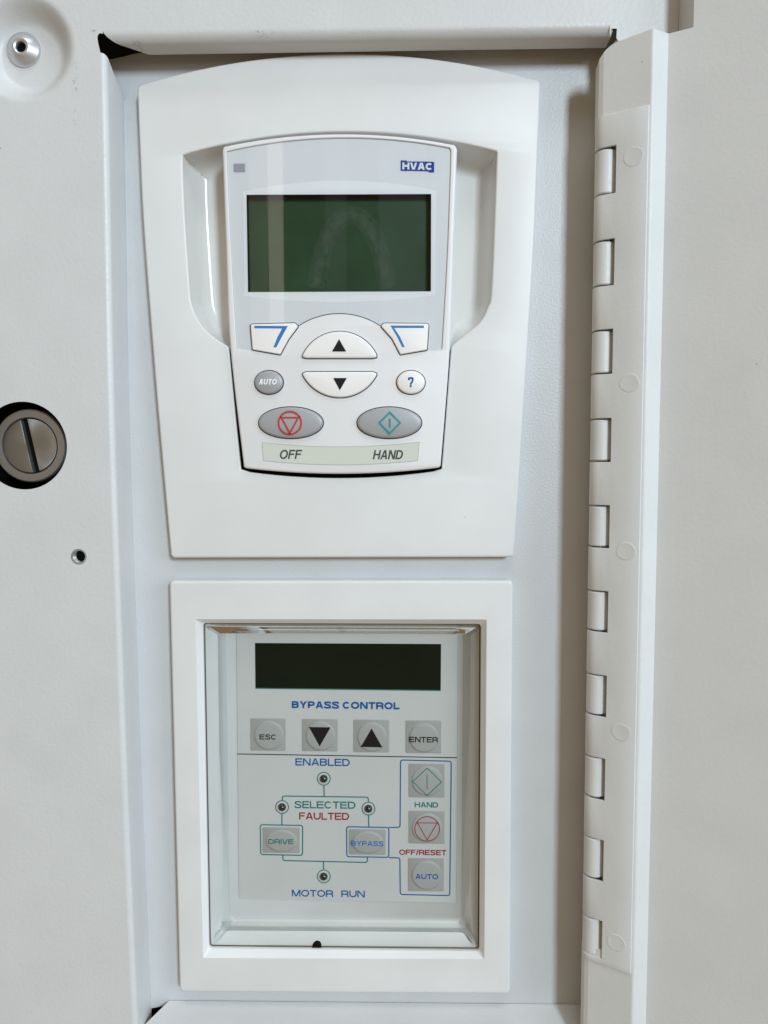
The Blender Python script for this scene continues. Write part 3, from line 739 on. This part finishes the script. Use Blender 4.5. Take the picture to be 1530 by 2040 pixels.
# door panel, with the corner relief above the flange
Ex = .0036
E = (Cxy[0] + Ex * math.cos(da), Cxy[1] + Ex * math.sin(da))
on = lambda d: (Cxy[0] + d * math.cos(da), Cxy[1] + d * math.sin(da))   # points of the door skin, d along it
pp = fillet2([(Cxy[0] - .0006, Cxy[1]), Cxy, E], .0016, 10) + [on(.0066), on(.03), Dxy]
bm = bmesh.new(); nJ = len(pp) - 3
g_ = [[bm.verts.new((p[0], -p[1], z)) for p in pp] for z in (zb, zt, zt + .07)]
for i in range(len(pp) - 1):
    bm.faces.new((g_[0][i], g_[0][i + 1], g_[1][i + 1], g_[1][i]))
    if i >= nJ: bm.faces.new((g_[1][i], g_[1][i + 1], g_[2][i + 1], g_[2][i]))
G = (P(1357, 30, .0126)[0], .0126)                                    # above the flange the corner folds back to the cabinet face
gl, gh = (bm.verts.new((G[0], -G[1], z)) for z in (zt, zt + .07))
bm.faces.new((gl, g_[1][nJ], g_[2][nJ], gh))
bmesh.ops.delete(bm, geom=[v for v in bm.verts if not v.link_faces], context='VERTS')
bmesh.ops.recalc_face_normals(bm, faces=bm.faces)
o = obj('door_panel', bm, 'door_paint', door, smooth=False)
md = o.modifiers.new('thick', 'SOLIDIFY'); md.thickness = .0012; md.offset = 0

hg = thing('piano_hinge', 'long painted continuous hinge with ten exposed knuckles joining door and cabinet', 'hinge', (kx, -KH, P(1206, 1930, KH)[1]))
dirv = Vector((Bxy[0] - Axy[0], Bxy[1] - Axy[1])).normalized(); nrm = Vector((-dirv.y, dirv.x))      # (X, h): leaf direction, towards the viewer
lz1, lz0 = z_at(207, Bxy[1] + .001, 1298), z_at(1943, Bxy[1] + .001, 1258)
off = .0011
# rolled profile: round the pin, then flat to the right edge
kc = Vector((kx, KH))
base = Vector(Bxy) + nrm * off
t_tan = math.atan2(nrm.y, nrm.x)
# barrel centre so that the flat is tangent to the barrel front
flat_pt = Vector(Axy) + nrm * off
kc = kc - nrm * ((kc - flat_pt).dot(nrm) - (-KR)) if False else Vector((kx, 0)) + Vector((0, 0))
d_along = (Vector((kx, KH)) - flat_pt).dot(dirv)
kc = flat_pt + dirv * d_along - nrm * KR
prof = []
for k in range(15): 
    a = t_tan + math.radians(250) * (1 - k / 14)
    prof.append((kc.x + KR * math.cos(a), kc.y + KR * math.sin(a)))
nk0 = len(prof)
edge_d = .0034                                                        # right edge of the knuckle notches, from the axis
end_d = (base - kc).dot(dirv) - .0004
for d in (edge_d, edge_d + .004, end_d): 
    q = kc + nrm * KR + dirv * d; prof.append((q.x, q.y))
ky = [(291, 386), (476, 569), (655.5, 745), (833, 920.5), (1006.5, 1092), (1177.5, 1260), (1345, 1428), (1510, 1593.5), (1672, 1754.5), (1832, 1907)]
kz = [(z_at(a, KH + .002, 1200), z_at(b, KH + .002, 1195)) for a, b in ky]
bounds = [lz1]
for a, b in kz: bounds += [a, b]
bounds.append(lz0)
bm = bmesh.new()
cols = []
def ring(z): return [bm.verts.new((p[0], -p[1], z)) for p in prof]
rings_ = [ring(z) for z in bounds]
for i in range(len(bounds) - 1):
    start = 0 if i % 2 == 0 else nk0
    for j in range(start, len(prof) - 1):
        bm.faces.new((rings_[i][j], rings_[i][j + 1], rings_[i + 1][j + 1], rings_[i + 1][j]))
bmesh.ops.recalc_face_normals(bm, faces=bm.faces)
bm.faces.ensure_lookup_table(); fl_ = bm.faces[-1]; fl_.normal_update()
if fl_.normal.y > 0: bmesh.ops.reverse_faces(bm, faces=bm.faces)
o = obj('hinge_leaf', bm, 'door_paint', hg, ang=50)
md = o.modifiers.new('thick', 'SOLIDIFY'); md.thickness = .0010; md.offset = -1
md = o.modifiers.new('bev', 'BEVEL'); md.width = .00018; md.segments = 2; md.limit_method = 'ANGLE'; md.angle_limit = math.radians(50)
for a, b in kz:
    g = .00045
    bm = bmesh.new(); rr = KR - .00006
    prf = [(.0008, a - g), (rr - .0003, a - g), (rr, a - g - .0003), (rr, b + g + .0003), (rr - .0003, b + g), (.0008, b + g)]
    prev = None
    for r0, z in prf:
        rg = [bm.verts.new((kc.x + r0 * math.cos(t), -(kc.y + r0 * math.sin(t)), z)) for t in [2 * math.pi * k / 36 for k in range(36)]]
        if prev: bridge(bm, prev, rg)
        prev = rg
    bmesh.ops.recalc_face_normals(bm, faces=bm.faces)
    obj('knuckle', bm, 'door_paint', hg, ang=40)
bm = bmesh.new(); prev = None
for z in (lz1 - .001, lz0 + .001):
    rg = [bm.verts.new((kc.x + .0013 * math.cos(t), -(kc.y + .0013 * math.sin(t)), z)) for t in [2 * math.pi * k / 16 for k in range(16)]]
    if prev: bridge(bm, prev, rg)
    prev = rg
obj('hinge_pin', bm, 'steel_ring', hg)
# spot-weld marks: shallow raised rims
for (u, v) in ((1262, 312), (1254, 763), (1247, 1098), (1237, 1459), (1227, 1878)):
    d = None
    # point of the leaf plane under this pixel
    dw = c2w(Vector(((u - CX) / F, (v - CY) / F, 1.0)))
    n3 = Vector((nrm.x, -nrm.y, 0)); p0 = Vector(((kc + nrm * KR).x, -(kc + nrm * KR).y, 0))
    k = (p0 - CAM).dot(n3) / dw.dot(n3); q = CAM + dw * k
    ex = Vector((dirv.x, -dirv.y, 0)); ez = Vector((0, 0, 1))
    bm = bmesh.new(); prev = None
    for r0, lift in ((.0030, -.0002), (.0027, .00003), (.0024, .00006), (.0020, .00003), (.0016, .000015), (.0002, .000015)):
        rg = [bm.verts.new(q + ex * r0 * (1 + .05 * math.sin(3 * t + u)) * math.cos(t) + ez * r0 * .95 * math.sin(t) + n3 * lift) for t in [2 * math.pi * k2 / 40 for k2 in range(40)]]
        if prev: bridge(bm, prev, rg)
        prev = rg
    bmesh.ops.recalc_face_normals(bm, faces=bm.faces)
    obj('weld_mark', bm, 'door_paint', hg, ang=80)
